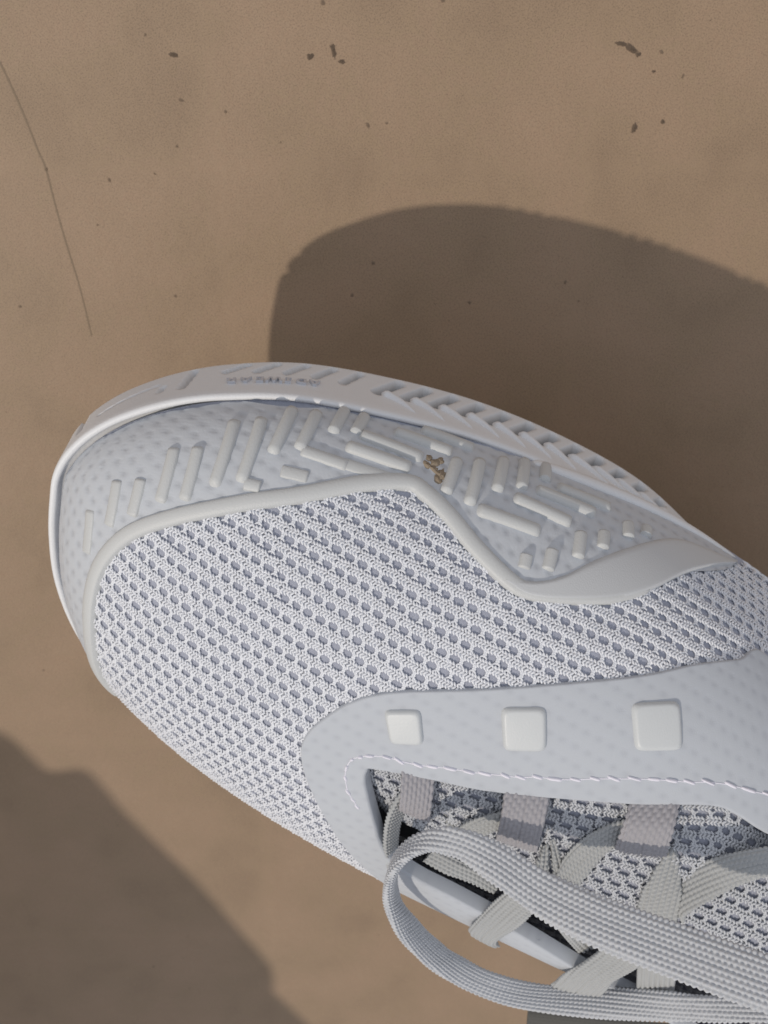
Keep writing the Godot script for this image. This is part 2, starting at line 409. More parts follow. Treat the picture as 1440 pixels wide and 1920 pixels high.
func materials():
	var fine := noise_tex(3, 0.05, 4, 512)
	var cloth := noise_tex(9, 0.12, 3, 512)
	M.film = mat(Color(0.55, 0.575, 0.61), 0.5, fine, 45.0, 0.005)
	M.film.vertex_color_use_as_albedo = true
	M.border = mat(Color(0.56, 0.57, 0.57), 0.5, fine, 60.0, 0.006)
	M.panel = mat(Color(0.57, 0.582, 0.595), 0.55, fine, 90.0, 0.006)
	M.rubber = mat(Color(0.77, 0.775, 0.79), 0.5, fine, 50.0, 0.006)
	M.letter = mat(Color(0.56, 0.565, 0.6), 0.5)  # darker than the rubber: the letters' shaded sides are put into the colour
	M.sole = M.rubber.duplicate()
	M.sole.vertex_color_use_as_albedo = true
	M.suede = mat(Color(0.51, 0.536, 0.575), 0.85, cloth, 60.0, 0.005, 0.3)
	M.suede.vertex_color_use_as_albedo = true
	M.stud = mat(Color(0.6, 0.62, 0.63), 0.42, fine, 60.0, 0.003)
	M.yarn = mat(Color(0.82, 0.835, 0.88), 0.34)
	M.yarn.vertex_color_use_as_albedo = true
	M.shaded_yarn = mat(Color(0.60, 0.615, 0.65), 0.4)  # the knit's yarn darkened, with the tongue's shading put into its colour
	M.shaded_yarn.vertex_color_use_as_albedo = true
	M.lining = mat(Color(0.41, 0.43, 0.51), 0.9, cloth, 80.0, 0.02)
	M.inside = mat(Color(0.2, 0.2, 0.21), 0.95)
	M.lace = mat(Color(0.54, 0.555, 0.585), 0.7, cloth, 120.0, 0.006, 0.3)
	M.old_lace = mat(Color(0.43, 0.44, 0.445), 0.75, cloth, 120.0, 0.006, 0.3)
	M.webbing = mat(Color(0.37, 0.36, 0.385), 0.7, cloth, 120.0, 0.006, 0.2)
	M.backing = mat(Color(0.16, 0.155, 0.14), 0.8, cloth, 120.0, 0.006, 0.2)
	M.thread = mat(Color(0.80, 0.78, 0.86), 0.5)
	M.dirt = mat(Color(0.14, 0.1, 0.07), 0.95, fine, 200.0, 0.02)
	M.grit = mat(Color(0.18, 0.13, 0.09), 0.95)
	M.mud = mat(Color(0.4, 0.32, 0.235), 0.95, fine, 300.0, 0.02)
	M.added_wood = mat(Color(0.35, 0.24, 0.15), 0.85, fine, 10.0, 0.05)
	# the floor: tan, mottled pinkish and olive, with a fine dark grain
	var f := mat(Color(1, 1, 1), 0.62, noise_tex(21, 0.06, 5, 1024), 9.0, 0.01)
	f.albedo_texture = ramp_tex(5, 0.007, 6, 1024, [0.0, 0.38, 0.62, 1.0], [Color(0.276, 0.19, 0.121).linear_to_srgb(), Color(0.31, 0.216, 0.137).linear_to_srgb(), Color(0.322, 0.222, 0.143).linear_to_srgb(), Color(0.342, 0.235, 0.153).linear_to_srgb()])
	f.uv1_scale = Vector3.ONE * 3.1
	f.detail_enabled = true
	f.detail_blend_mode = BaseMaterial3D.BLEND_MODE_MUL
	f.detail_albedo = noise_tex(8, 0.2, 5, 1024, 0.7, 1.26)
	f.detail_uv_layer = BaseMaterial3D.DETAIL_UV_2
	f.uv2_triplanar = true
	f.uv2_world_triplanar = true
	f.uv2_scale = Vector3.ONE * 9.0
	M.floor = f

# ---- the shoe ------------------------------------------------------------------------------
func capsule_into(st: SurfaceTool, a: Vector3, b: Vector3, r: float, bulge := 0.0, shade := 1.0):
	# a short strand of yarn from a to b, bowed upwards
	var rings := 5
	var sides := 5
	var t := (b - a).normalized()
	var s := t.cross(Vector3.UP).normalized()
	var u := s.cross(t).normalized()
	var verts := []
	for k in rings:
		var f := float(k) / (rings - 1)
		var rr: float = r * [0.25, 0.85, 1.0, 0.85, 0.25][k]
		var c := a.lerp(b, f) + Vector3.UP * bulge * sin(PI * f)
		for m in sides:
			var an := TAU * m / sides
			verts.append([c + (s * cos(an) + u * sin(an)) * rr, (s * cos(an) + u * sin(an) + t * (f - 0.5)).normalized()])
	st.set_color(Color(shade, shade, shade))
	for k in rings - 1:
		for m in sides:
			var i0 := k * sides + m
			var i1 := k * sides + (m + 1) % sides
			for v in [i0, i1, i0 + sides, i1, i1 + sides, i0 + sides]:
				st.set_normal(verts[v][1])
				st.add_vertex(verts[v][0])

func knit_tile(seed_no: int) -> ArrayMesh:
	# one repeat of the knit: a band of slanting stitches along x and a link across to the next band
	rng.seed = seed_no
	var st := SurfaceTool.new()
	st.begin(Mesh.PRIMITIVE_TRIANGLES)
	var px := PITCH_L * MM
	var pz := PITCH_Q * MM
	for row in 3:
		for k in 4:
			var x: float = (k - 1.5) * px / 4.0 + rng.randf_range(-0.08, 0.08) * MM
			var z := (row - 1) * 0.74 * MM + rng.randf_range(-0.08, 0.08) * MM
			var sl := 0.34 * MM * (1.0 if row != 1 else -1.0)
			var hh := (0.28 if row == 1 else 0.12) * MM + rng.randf_range(-0.08, 0.08) * MM
			capsule_into(st, Vector3(x - sl, hh, z - 0.46 * MM), Vector3(x + sl, hh + rng.randf_range(-0.1, 0.1) * MM, z + 0.46 * MM), 0.29 * MM, 0.2 * MM, rng.randf_range(0.93, 1.0))
	for k in 3:
		for side in [-1, 1]:
			var z := pz / 2.0 + (k - 1) * 0.55 * MM
			var x: float = px / 2.0 + side * 0.22 * MM + rng.randf_range(-0.06, 0.06) * MM
			capsule_into(st, Vector3(x - side * 0.22 * MM, 0.0, z - 0.42 * MM), Vector3(x + side * 0.18 * MM, 0.05 * MM, z + 0.42 * MM), 0.25 * MM, 0.12 * MM, rng.randf_range(0.93, 1.0))
	for k in 4:
		var cx := px / 2.0 - (0.55 if k < 2 else -0.55) * MM
		var cz := pz / 2.0 - (0.78 if k % 2 == 0 else -0.78) * MM
		var d := Vector3(0.3 if k < 2 else -0.3, 0.0, 0.34 if k % 2 == 0 else -0.34) * MM
		capsule_into(st, Vector3(cx, 0.1 * MM, cz) - d, Vector3(cx, 0.0, cz) + d, 0.25 * MM, 0.1 * MM, rng.randf_range(0.93, 1.0))
	# the ground yarns that close the band underneath
	for k in 3:
		capsule_into(st, Vector3(-px * 0.56, -0.1 * MM, (k - 1) * 0.6 * MM), Vector3(px * 0.56, -0.1 * MM, (k - 1) * 0.6 * MM), 0.4 * MM, 0.0, 0.93)
	capsule_into(st, Vector3(px / 2.0, -0.2 * MM, 0.8 * MM), Vector3(px / 2.0, -0.2 * MM, pz - 0.8 * MM), 0.4 * MM, 0.0, 0.93)
	return st.commit()

func scatter_knit(called: String, parent: Node, where: Array, material: Material):
	var tiles := [[], [], []]
	for t in where:
		tiles[rng.randi() % 3].append(t)
	for v in 3:
		var mm := MultiMesh.new()
		mm.transform_format = MultiMesh.TRANSFORM_3D
		mm.mesh = knit_tile(100 + v)
		mm.instance_count = tiles[v].size()
		for k in tiles[v].size():
			mm.set_instance_transform(k, tiles[v][k])
		var o := MultiMeshInstance3D.new()
		o.name = numbered(called, parent)
		o.multimesh = mm
		o.material_override = material
		o.set_meta("kind", "stuff")
		parent.add_child(o, true)

func poly(rows: Array) -> PackedVector2Array:
	var r := PackedVector2Array()
	for p in rows:
		r.append(Vector2(p[0], p[1]))
	return r

func inside(p: PackedVector2Array, l: float, q: float) -> bool:
	return Geometry2D.is_point_in_polygon(Vector2(l, q), p)

var eye_in := []
var eye_out := []
var border := []
var throat := PackedVector2Array()
var eye_area := PackedVector2Array()
var cap_area := PackedVector2Array()

func outlines():
	# the throat edge goes on from the front down the inner side and back past the frame
	eye_in = []
	var far := [[215, -27], [190, -25], [170, -22], [146, -18], [126, -17], [115, -17.5], [107, -15.5], [101.5, -10.8]]
	for p in far: eye_in.append([p[0], to_q(p[0], p[1])])
	for k in range(2, EYE_IN.size()): eye_in.append(EYE_IN[k])
	eye_in.append([190, to_q(190, 41)])
	eye_in.append([215, to_q(215, 41)])
	eye_out = []
	far = [[215, 158], [190, 156], [170, 154], [146, 152], [126, 147]]
	for p in far: eye_out.append(p)
	eye_out.append([112, 138.5])
	for k in range(1, EYE_OUT.size()): eye_out.append(EYE_OUT[k])
	eye_out.append([190, 44])
	eye_out.append([215, 36])
	border = BORDER.duplicate(true)
	border.push_front([33, 164])
	throat = poly(dense(eye_in, 8))
	var a := dense(eye_in, 8)
	var b := dense(eye_out, 8)
	b.reverse()
	eye_area = poly(a + b)
	cap_area = poly(dense(border, 8) + [[160, -5], [L0 - 1, -5], [L0 - 1, 185], [33, 185]])

func under_stay(l: float, q: float) -> bool:
	return inside(eye_area, l, q) or inside(throat, l, q)

func upper(shoe: Node3D):
	# lining under the knit, open at the throat and the ankle
	var nl := 200
	var nq := 121
	var p := PackedVector3Array()
	var skip := PackedByteArray()
	for i in nl:
		var f := float(i) / (nl - 1)
		var l := L0 + (L1 - L0) * (f * f * (1.0 - f) + f * (1.0 - (1.0 - f) * (1.0 - f)) * 1.0 if false else pow(f, 1.35))
		for j in nq:
			var q := 180.0 * j / (nq - 1)
			p.append(on(l, q, -0.5))
			skip.append(1 if l > 84 and inside(throat, l, q) or (l > 200 and l < 288 and q > 52 and q < 132) else 0)
	put("lining", sheet(p, nl, nq, skip), M.lining, shoe)
	# knit
	var spots := []
	var rows := int(t_crest[t_crest.size() - 1] / PITCH_L)
	for i in range(-4, rows + 8):
		for j in range(-26, 27):
			var want := i * PITCH_L - SHEAR * (j + 0.5)
			if want < 6.0: continue
			var l := -9.0
			for k in t_crest.size() - 1:
				if t_crest[k] <= want and t_crest[k + 1] > want:
					l = L0 + k + (want - t_crest[k]) / (t_crest[k + 1] - t_crest[k])
					break
			if l < 0.0 or l > 235: continue
			var want_g := (j + 0.5) * PITCH_Q
			var row: PackedFloat32Array = t_arc[clampi(int(round(l - L0)), 0, t_arc.size() - 1)]
			if want_g < row[0] + 1.0 or want_g > row[90] - 1.0: continue
			var k := 0
			while k < 89 and row[k + 1] < want_g: k += 1
			var q := 2.0 * (k + (want_g - row[k]) / (row[k + 1] - row[k]))
			if q > 112 and inside(eye_area, l, q): continue
			if inside(throat, l, q) or (l > 198 and q > 50 and q < 134): continue
			if under_stay(l, q) and under_stay(l - 2.2, q) and under_stay(l, q + 2) and under_stay(l, q - 2): continue
			if inside(cap_area, l, q) and inside(cap_area, l + 2.0, q + 2.0) and inside(cap_area, l, q + 2.6): continue
			var slack := Vector2(sin(l * 0.21 + q * 0.13) + sin(l * 0.07 - q * 0.19), sin(l * 0.17 - q * 0.11) + sin(l * 0.26 + q * 0.08))
			l += slack.x * 0.13
			q += slack.y * 0.13
			var n := normal_at(l, q)
			var tq := (on(l, minf(q + 0.7, 179.5)) - on(l, maxf(q - 0.7, 0.5))).normalized()
			var tl := tq.cross(n).normalized()
			if tl.dot(ax) < 0.0: tl = -tl
			var b := Basis(tl, n, tl.cross(n).normalized())
			if b.z.dot(tq) < 0.0: b = Basis(-tl, n, tq)
			spots.append(Transform3D(b.rotated(n, rng.randf_range(-0.07, 0.07)).scaled_local(Vector3(1, 1, rng.randf_range(0.97, 1.05))), on(l, q, -0.3 + rng.randf_range(-0.05, 0.05))))
	scatter_knit("knit_stitches", shoe, spots, M.yarn)

func feather(l: float, side: float) -> Array:
	return [l, look(t_c, l) + side * look(t_hw, l) * 0.9995]

func toe_cap(shoe: Node3D):
	# film over the knit from its border to the sole; dips into the holes beneath
	var out := [[33, -1], [24, -1], [10, -1], [3, -1], [-0.5, 1], [0.4, 1], [4, 1], [14, 1], [30, 1], [48, 1], [62, 1], [68, 1], [75, 1], [88, 1], [98, 1], [104, 1], [112, 1], [124, 1], [134, 1], [146, 1], [158, 1]]
	var outer := []
	for o in out: outer.append(feather(o[0], o[1]))
	var inner := []
	for b in border:
		inner.append([b[0], look(t_c, b[0]) + look(t_hw, b[0]) * cos(deg_to_rad(b[1]))])
	var n := 420
	var lanes := 64
	var p := PackedVector3Array()
	var col := PackedColorArray()
	for k in n:
		var f := float(k) / (n - 1)
		var a := spline(inner, f * (inner.size() - 1))
		var b := spline(outer, f * (outer.size() - 1))
		for m in lanes:
			var s := float(m) / (lanes - 1)
			s = 1.0 - pow(1.0 - s, 1.8)
			var l := maxf(lerpf(a[0], b[0], s), L0 + 0.02)
			var q := to_q(l, lerpf(a[1], b[1], s))
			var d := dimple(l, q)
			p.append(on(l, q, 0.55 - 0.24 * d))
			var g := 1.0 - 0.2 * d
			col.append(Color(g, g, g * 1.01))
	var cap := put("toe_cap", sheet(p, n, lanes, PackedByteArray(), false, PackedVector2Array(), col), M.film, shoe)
	var edge := []
	for b in dense(border.slice(0, 19), 14):
		edge.append(b)
	put("cap_border", band(shifted(edge, 1.4), 2.1, 1.5, 13, true, [], 0.4), M.border, cap)
	var tops := [0.5, 0.6, 0.75, 0.9, 1.0, 1.15, 1.2, 1.3, 1.3, 1.3, 1.2, 1.0, 1.0, 1.0, 0.9, 1.5, 1.5, 1.5, 1.4, 1.3, 1.1, 1.05, 1.0, 0.9, 1.1, 1.2, 1.4, 1.3, 1.4, 1.2, 0.5, 0.8, 0.8, 0.5]
	for i in RIBS.size():
		var r: Array = RIBS[i]
		var path := []
		for k in 17:
			path.append([lerpf(r[0], r[2], k / 16.0), lerpf(maxf(r[1], 7.0) if r[3] > 20.0 else r[1], r[3], k / 16.0)])
		var wide: bool = (i >= 11 and i < 15) or (i >= 20 and i < 24)
		put("rib", band(path, 1.8 if wide else 1.6, tops[i] * (1.3 if i in [11, 12, 13, 14, 21, 22, 23] else 1.05), 13, true, [], 0.58, 0.5, 1.3), M.border, cap)
	var tail: Array = BORDER.slice(13)
	put("side_panel", laid(PANEL_IN, tail, 70, 16, 1.5, 2.5, 0.9), M.panel, cap)

# moves a path of [l, q] sideways by mm, towards the sole's outer edge
func shifted(path: Array, by: float) -> Array:
	var r := []
	for k in path.size():
		var a: Array = path[maxi(k - 1, 0)]
		var b: Array = path[mini(k + 1, path.size() - 1)]
		var l: float = path[k][0]
		var q: float = path[k][1]
		var per_q := on(l, minf(q + 1, 179)).distance_to(on(l, maxf(q - 1, 1))) / MM / (minf(q + 1, 179) - maxf(q - 1, 1))
		var per_l := on(l + 0.5, q).distance_to(on(l - 0.5, q)) / MM
		var d := Vector2((b[0] - a[0]) * per_l, (b[1] - a[1]) * per_q).normalized()
		r.append([l - (-d.y) * -by / per_l * -1.0 if false else l + d.y * by / per_l, q - d.x * by / per_q])
	return r

func eyestay(shoe: Node3D):
	var o := put("eyestay", laid(eye_in, eye_out, 560, 72, 0.95, 0.9, 0.6, 0.1, 2.6), M.suede, shoe)
	for s in [STUD0, STUD1, STUD2]:
		var p := PackedVector3Array()
		var n := 25
		for i in n:
			for j in n:
				var u := 2.0 * i / (n - 1) - 1.0
				var v := 2.0 * j / (n - 1) - 1.0
				u = sin(u * PI / 2) * 0.55 + u * 0.45
				v = sin(v * PI / 2) * 0.55 + v * 0.45
				# a square with rounded corners and a soft shoulder
				var k := 1.0 / pow(pow(absf(u), 7.0) + pow(absf(v), 7.0) + 1e-9, 1.0 / 7.0) * maxf(absf(u), absf(v))
				var uu := u * minf(k, 1.0)
				var vv := v * minf(k, 1.0)
				var edge := maxf(absf(u), absf(v))
				var h := 0.75 + 1.25 * pow(clampf((1.0 - edge) / 0.16, 0.0, 1.0), 0.6) + 0.12 * (1.0 - edge * edge)
				if edge > 0.999: h = 0.2
				var su := uu / 2 + 0.5
				var sv := vv / 2 + 0.5
				var l := lerpf(lerpf(s[0][0], s[1][0], su), lerpf(s[3][0], s[2][0], su), sv)
				var q := lerpf(lerpf(s[0][1], s[1][1], su), lerpf(s[3][1], s[2][1], su), sv)
				p.append(on(l, q, h))
		put("stud", sheet(p, n, n), M.stud, o)
	put("seam_thread", band(dense(STITCH, 8), 0.2, 0.3, 5, true, [], 0.5, 0.78), M.thread, o)
	rng.seed = 4
	for k in STITCH.size():
		var here: Array = STITCH[k]
		var a: Array = STITCH[maxi(k - 1, 0)]
		var b: Array = STITCH[mini(k + 1, STITCH.size() - 1)]
		var dir := Vector2(b[0] - a[0], b[1] - a[1]) / (2.0 if k > 0 and k < STITCH.size() - 1 else 1.0)
		var path := []
		var here_len := rng.randf_range(0.72, 1.0)
		var lean := rng.randf_range(0.2, 1.6)
		for m in 9:
			var f := (m / 8.0 - 0.5) * here_len
			path.append([here[0] + dir.x * f, here[1] + dir.y * f + f * lean])
		put("stitch", band(path, rng.randf_range(0.34, 0.48), rng.randf_range(0.55, 0.8), 7, true, [], 0.5, 0.8 if k > 3 else 0.6, 3.0), M.thread, o)

func tongue(shoe: Node3D):
	var nl := 70
	var nq := 50
	var p := PackedVector3Array()
	for i in nl:
		var l := lerpf(86.0, 232.0, i / (nl - 1.0))
		for j in nq:
			p.append(tongue_at(l, lerpf(0.0, 1.0, j / (nq - 1.0))) + Vector3(0, -0.6, 0) * MM)
	var o := put("tongue", sheet(p, nl, nq), M.lining, shoe)
	var spots := []
	var l := 90.0
	while l < 220.0:
		var s := 0.03
		while s < 0.97:
			var c := tongue_at(l, s)
			var tl := (tongue_at(l + 0.5, s) - tongue_at(l - 0.5, s)).normalized()
			var tq := (tongue_at(l, s + 0.005) - tongue_at(l, s - 0.005))
			var n := tl.cross(tq).normalized()
			if n.y < 0: n = -n
			var b := Basis(tl, n, tl.cross(n).normalized()).scaled_local(Vector3(1.06, 1.0, 1.0))
			spots.append(Transform3D(b, c))
			s += 0.005 * 3.8 * MM / tq.length() * 2.0
		l += 3.4
	scatter_knit("tongue_knit", o, spots, M.shaded_yarn)

# s runs from under the outer eyestay (0) to the tongue's free inner edge (1)
func tongue_at(l: float, s: float) -> Vector3:
	var w0 := lerpf(16.0, 50.0, clampf((l - 88.0) / 75.0, 0.0, 1.0))
	var w1 := -11.0
	var w := lerpf(w0, w1, s)
	var y := loc(l, to_q(l, w)).y - 3.6
	y -= 7.0 * pow(clampf((6.0 - w) / 17.0, 0.0, 1.0), 2.0)
	return lwy(l, w, y)

func spring(l: float) -> float:
	return 9.0 * pow(clampf(1.0 - l / 75.0, 0.0, 1.0), 2.0)

func sole(shoe: Node3D):
	# outline of the sole: heel, outer side, toe, inner side
	var plan := []
	var fine := []
	var u := STATIONS.size() - 1.0
	while u >= 0.0:
		var r := station(u)
		fine.append(Vector2(r[0], r[2]))
		u -= 0.02
	u = 0.02
	while u <= STATIONS.size() - 1.0:
		var r := station(u)
		fine.append(Vector2(r[0], r[3]))
		u += 0.02
	# even steps of 0.45 mm
	var carry := 0.0
	plan.append(fine[0])
	for k in range(1, fine.size()):
		var a: Vector2 = fine[k - 1]
		var b: Vector2 = fine[k]
		var d := a.distance_to(b)
		while carry + d >= 0.45:
			var f := (0.45 - carry) / d
			a = a.lerp(b, f)
			d = a.distance_to(b)
			carry = 0.0
			plan.append(a)
		carry += d
	var n := plan.size()
	var out := []
	for k in n:
		var t: Vector2 = (plan[(k + 4) % n] - plan[(k - 4 + n) % n]).normalized()
		out.append(Vector2(t.y, -t.x))
		var away: Vector2 = plan[k] - Vector2(140, 14) if plan[k].x > 60 and plan[k].x < 240 else plan[k] - Vector2(clampf(plan[k].x, 60, 240), 14)
		if out[k].dot(away) < 0.0: out[k] = -out[k]
	# wall, rounded rim and the groove in which the upper sits: outwards, height
	var prof := [[-14.0, 0.0], [-3.0, 0.0], [-0.6, 0.25], [0.6, 0.9]]
	for k in 30: prof.append([lerpf(1.3, 0.9, k / 29.0), lerpf(2.0, 21.6, k / 29.0)])
	for k in 9:
		var a := PI * 0.5 * k / 8.0
		prof.append([-0.15 + 0.95 * cos(a), 22.4 + 1.7 * sin(a)])
	prof.append_array([[-0.6, 23.95], [-0.95, 23.5], [-1.2, 22.4], [-1.5, 21.0], [-3.0, 20.6]])
	var cuts := sole_cuts()
	var p := PackedVector3Array()
	var col := PackedColorArray()
	for k in n:
		var c: Vector2 = plan[k]
		var o: Vector2 = out[k]
		var near := []
		for q in cuts:
			if absf(q[0].x - c.x) < 12.0 and absf(q[0].y - c.y) < 12.0: near.append(q)
		for r in prof:
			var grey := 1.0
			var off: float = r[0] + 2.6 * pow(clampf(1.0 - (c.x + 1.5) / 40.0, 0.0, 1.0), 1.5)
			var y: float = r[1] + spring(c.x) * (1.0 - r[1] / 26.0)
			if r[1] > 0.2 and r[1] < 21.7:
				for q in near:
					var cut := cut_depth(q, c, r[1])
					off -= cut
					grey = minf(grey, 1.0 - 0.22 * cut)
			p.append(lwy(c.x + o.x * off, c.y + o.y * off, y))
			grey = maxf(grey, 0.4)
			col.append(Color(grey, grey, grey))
	for r in prof.size():
		p.append(p[r])
		col.append(col[r])
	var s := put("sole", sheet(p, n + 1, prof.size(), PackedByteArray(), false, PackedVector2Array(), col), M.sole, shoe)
	# the flat underside and the insole inside
	for part in [["outsole", 0.1], ["insole", 21.5]]:
		var q := PackedVector3Array()
		var m := 80
		for i in m:
			var l := lerpf(1.0, 293.0, i / (m - 1.0))
			for j in 9:
				var f := j / 8.0
				var low := look(t_c, l) - look(t_hw, l) - INSET + 2.0
				var high := minf(look(t_ws, l), look(t_c, l) + look(t_hw, l)) - 2.0
				q.append(lwy(l, lerpf(low, maxf(high, low), f), part[1] + spring(l) * (1.0 if part[1] < 1 else 0.2)))
		put(part[0], sheet(q, m, 9), M.rubber if part[1] < 1 else M.inside, shoe)
	# raised bars of the wrapped tread
	for k in 12:
		var l := 60.5 + k * 7.0
		var path := []
		for m in 15:
			var f := m / 14.0
			path.append(Vector3(l + f * (8.2 if k < 7 else 11.5), 13.2 + 7.6 * f - 1.2 * sin(PI * f), 0))
		bar(s, path, 1.3, 1.3)
	# the smooth bead of rubber where the toe cap ends
	var bead := PackedVector3Array()
	for k in 50:
		var f := k / 49.0
		var l := lerpf(98.0, 158.0, f)
		var e := sin(PI * pow(f, 0.6))
		for m in 11:
			var a := TAU * m / 10.0
			bead.append(lwy(l, look(t_c, l) + look(t_hw, l) + 0.3 + 1.5 * cos(a) * pow(e, 0.5), 24.6 + 2.2 * sin(a) * pow(e, 0.5)))
	put("rim_bead", sheet(bead, 50, 11), M.rubber, s)
	lettering(s)

# the wall of the sole at l on the outer side: point and outward direction
func wall_at(l: float, y: float) -> Array:
	var u := 0.0
	var lo := 0.0
	var hi := STATIONS.size() - 1.0
	for k in 30:
		u = (lo + hi) / 2.0
		if station(u)[0] < l: lo = u
		else: hi = u
	var r := station(u)
	var a := station(u - 0.06)
	var b := station(u + 0.06)
	var t := Vector2(b[0] - a[0], b[2] - a[2]).normalized()
	var o := Vector2(-t.y, t.x)
	var off := lerpf(1.3, 0.9, clampf((y - 2.0) / 19.6, 0.0, 1.0)) + 2.6 * pow(clampf(1.0 - (l + 1.5) / 40.0, 0.0, 1.0), 1.5)
	return [lwy(l + o.x * off, r[2] + o.y * off, y + spring(l) * (1.0 - y / 26.0)), (ax * o.x + bx * o.y).normalized(), (ax * t.x + bx * t.y).normalized()]

func bar(parent: Node, path: Array, half: float, high: float):
	var p := PackedVector3Array()
	var n := path.size()
	for k in n:
		var f := k / (n - 1.0)
		var w := wall_at(path[k].x, path[k].y)
		var b: Array = wall_at(path[mini(k + 1, n - 1)].x, path[mini(k + 1, n - 1)].y)
		var a: Array = wall_at(path[maxi(k - 1, 0)].x, path[maxi(k - 1, 0)].y)
		var t: Vector3 = (b[0] - a[0]).normalized()
		var side: Vector3 = t.cross(w[1]).normalized()
		var e := minf(1.0, sqrt(f * 7.0 + 0.02)) * pow(maxf(1.0 - f, 0.0), 0.5)
		for m in 9:
			var x := m / 4.0 - 1.0
			var h := high * e * pow(maxf(1.0 - x * x, 0.0), 0.5)
			if m == 0 or m == 8: h = -0.3
			p.append(w[0] + side * x * half * maxf(e, 0.15) * MM + w[1] * h * MM)
	put("tread_bar", sheet(p, n, 9), M.rubber, parent)

func sole_cuts() -> Array:
	# start (plan), end (plan), height at each end, half width, depth
	var r := []
	for k in 12:
		var l := 59.5 + k * 7.0
		r.append([wall_plan(l), wall_plan(l + 5.5), 13.0, 4.6, 1.2, 3.0])
	for l in [25.0, 31.5, 38.0, 44.5, 51.0]:
		r.append([wall_plan(l), wall_plan(l + 4.2), 8.0 + (l - 25.0) * 0.14, 3.6, 0.85, 1.6])
	r.append([wall_plan(17.2), wall_plan(18.6), 15.5, 4.0, 0.9, 1.3])
	r.append([wall_plan(13.2), wall_plan(13.6), 15.0, 11.5, 0.7, 1.0])
	r.append([wall_plan(12.5), wall_plan(0.4), 9.0, 14.0, 0.5, 0.6])
	for w in [33.5, 27.5]:
		r.append([Vector2(0.7 if w > 30 else -0.4, w), Vector2(0.6 if w > 30 else -0.45, w - 0.4), 14.0, 0.0, 0.9, 2.2])
	return r

func wall_plan(l: float) -> Vector2:
	var lo := 0.0
	var hi := STATIONS.size() - 1.0
	var u := 0.0
	for k in 30:
		u = (lo + hi) / 2.0
		if station(u)[0] < l: lo = u
		else: hi = u
	return Vector2(l, station(u)[2])

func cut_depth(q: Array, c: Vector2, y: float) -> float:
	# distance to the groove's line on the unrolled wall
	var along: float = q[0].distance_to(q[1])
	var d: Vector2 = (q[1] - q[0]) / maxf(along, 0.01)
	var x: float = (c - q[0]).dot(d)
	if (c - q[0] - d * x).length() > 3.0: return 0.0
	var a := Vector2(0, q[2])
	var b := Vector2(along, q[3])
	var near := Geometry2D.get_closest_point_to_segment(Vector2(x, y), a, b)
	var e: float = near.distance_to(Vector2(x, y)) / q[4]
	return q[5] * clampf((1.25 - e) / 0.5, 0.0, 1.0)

func lettering(parent: Node):
	var font := SystemFont.new()
	font.font_names = PackedStringArray(["Droid Sans"])
	font.font_weight = 700
	var word := "ADIWEAR"
	for k in word.length():
		var l := 44.6 - k * 2.95
		var w := wall_at(l, 15.6)
		var t := TextMesh.new()
		t.text = word[k]
		t.font = font
		t.font_size = 36
		t.pixel_size = 0.00009
		t.depth = 0.0009
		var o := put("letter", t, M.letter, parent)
		var right: Vector3 = -w[2]
		var up := Vector3.UP
		var out: Vector3 = w[1]
		right = (right - out * right.dot(out)).normalized()
		up = out.cross(right).normalized()
		o.transform = Transform3D(Basis(right * 1.2, up * 0.95, out), w[0] + out * 0.25 * MM)

func laces(shoe: Node3D):
	var o := group_node("shoelace", shoe)
	put("lace_loop", lace(LACE_LOOP, 2.1, 1.15, 1.25, 0.75, 0.2), M.lace, o)
	for r in [LACE_L1, LACE_L2, LACE_L3, LACE_L4, LACE_L5, LACE_L6, LACE_L7, LACE_L7B, LACE_L8, LACE_L9, LACE_L10, LACE_L11, LACE_L12]:
		put("lace_strand", lace(r, 1.5, 1.2, 1.15, 0.6, 0.2), M.old_lace, o)
	put("lace_end", lace(LACE_TAB, 1.6, 0.8, 1.2, 0.1), M.backing, o)
	for r in [LACE_W1, LACE_W2, LACE_W3]:
		put("webbing_loop", lace(r, 1.2, 1.0, 1.9, 0.55, 0.0), M.webbing, shoe)

func back_of_shoe(shoe: Node3D):
	# padded collar round the ankle opening and a smooth heel counter
	var ring := []
	for k in 61:
		var a := TAU * k / 60.0
		ring.append([244.0 + 45.0 * cos(a), 92.0 + 40.0 * sin(a)])
	var p := PackedVector3Array()
	for k in ring.size():
		var c := on(ring[k][0], ring[k][1], 0.0)
		var b := on(ring[(k + 1) % 60][0], ring[(k + 1) % 60][1])
		var t := (b - c).normalized()
		var n := normal_at(ring[k][0], ring[k][1])
		var s := t.cross(n).normalized()
		for m in 13:
			var a := TAU * m / 12.0
			p.append(c + (s * cos(a) * 6.0 + n * sin(a) * 5.0) * MM)
	put("collar", sheet(p, ring.size(), 13), M.suede, shoe)
	var low := []
	var top := []
	for k in 21:
		var f := k / 20.0
		low.append([lerpf(228.0, 294.6, sin(f * PI)) if true else 0.0, 4.0 if f < 0.5 else 176.0])
		top.append([lerpf(236.0, 292.0, sin(f * PI)), lerpf(40.0, 142.0, f)])
	put("heel_counter", laid(top, low, 80, 20, 1.0), M.suede, shoe)

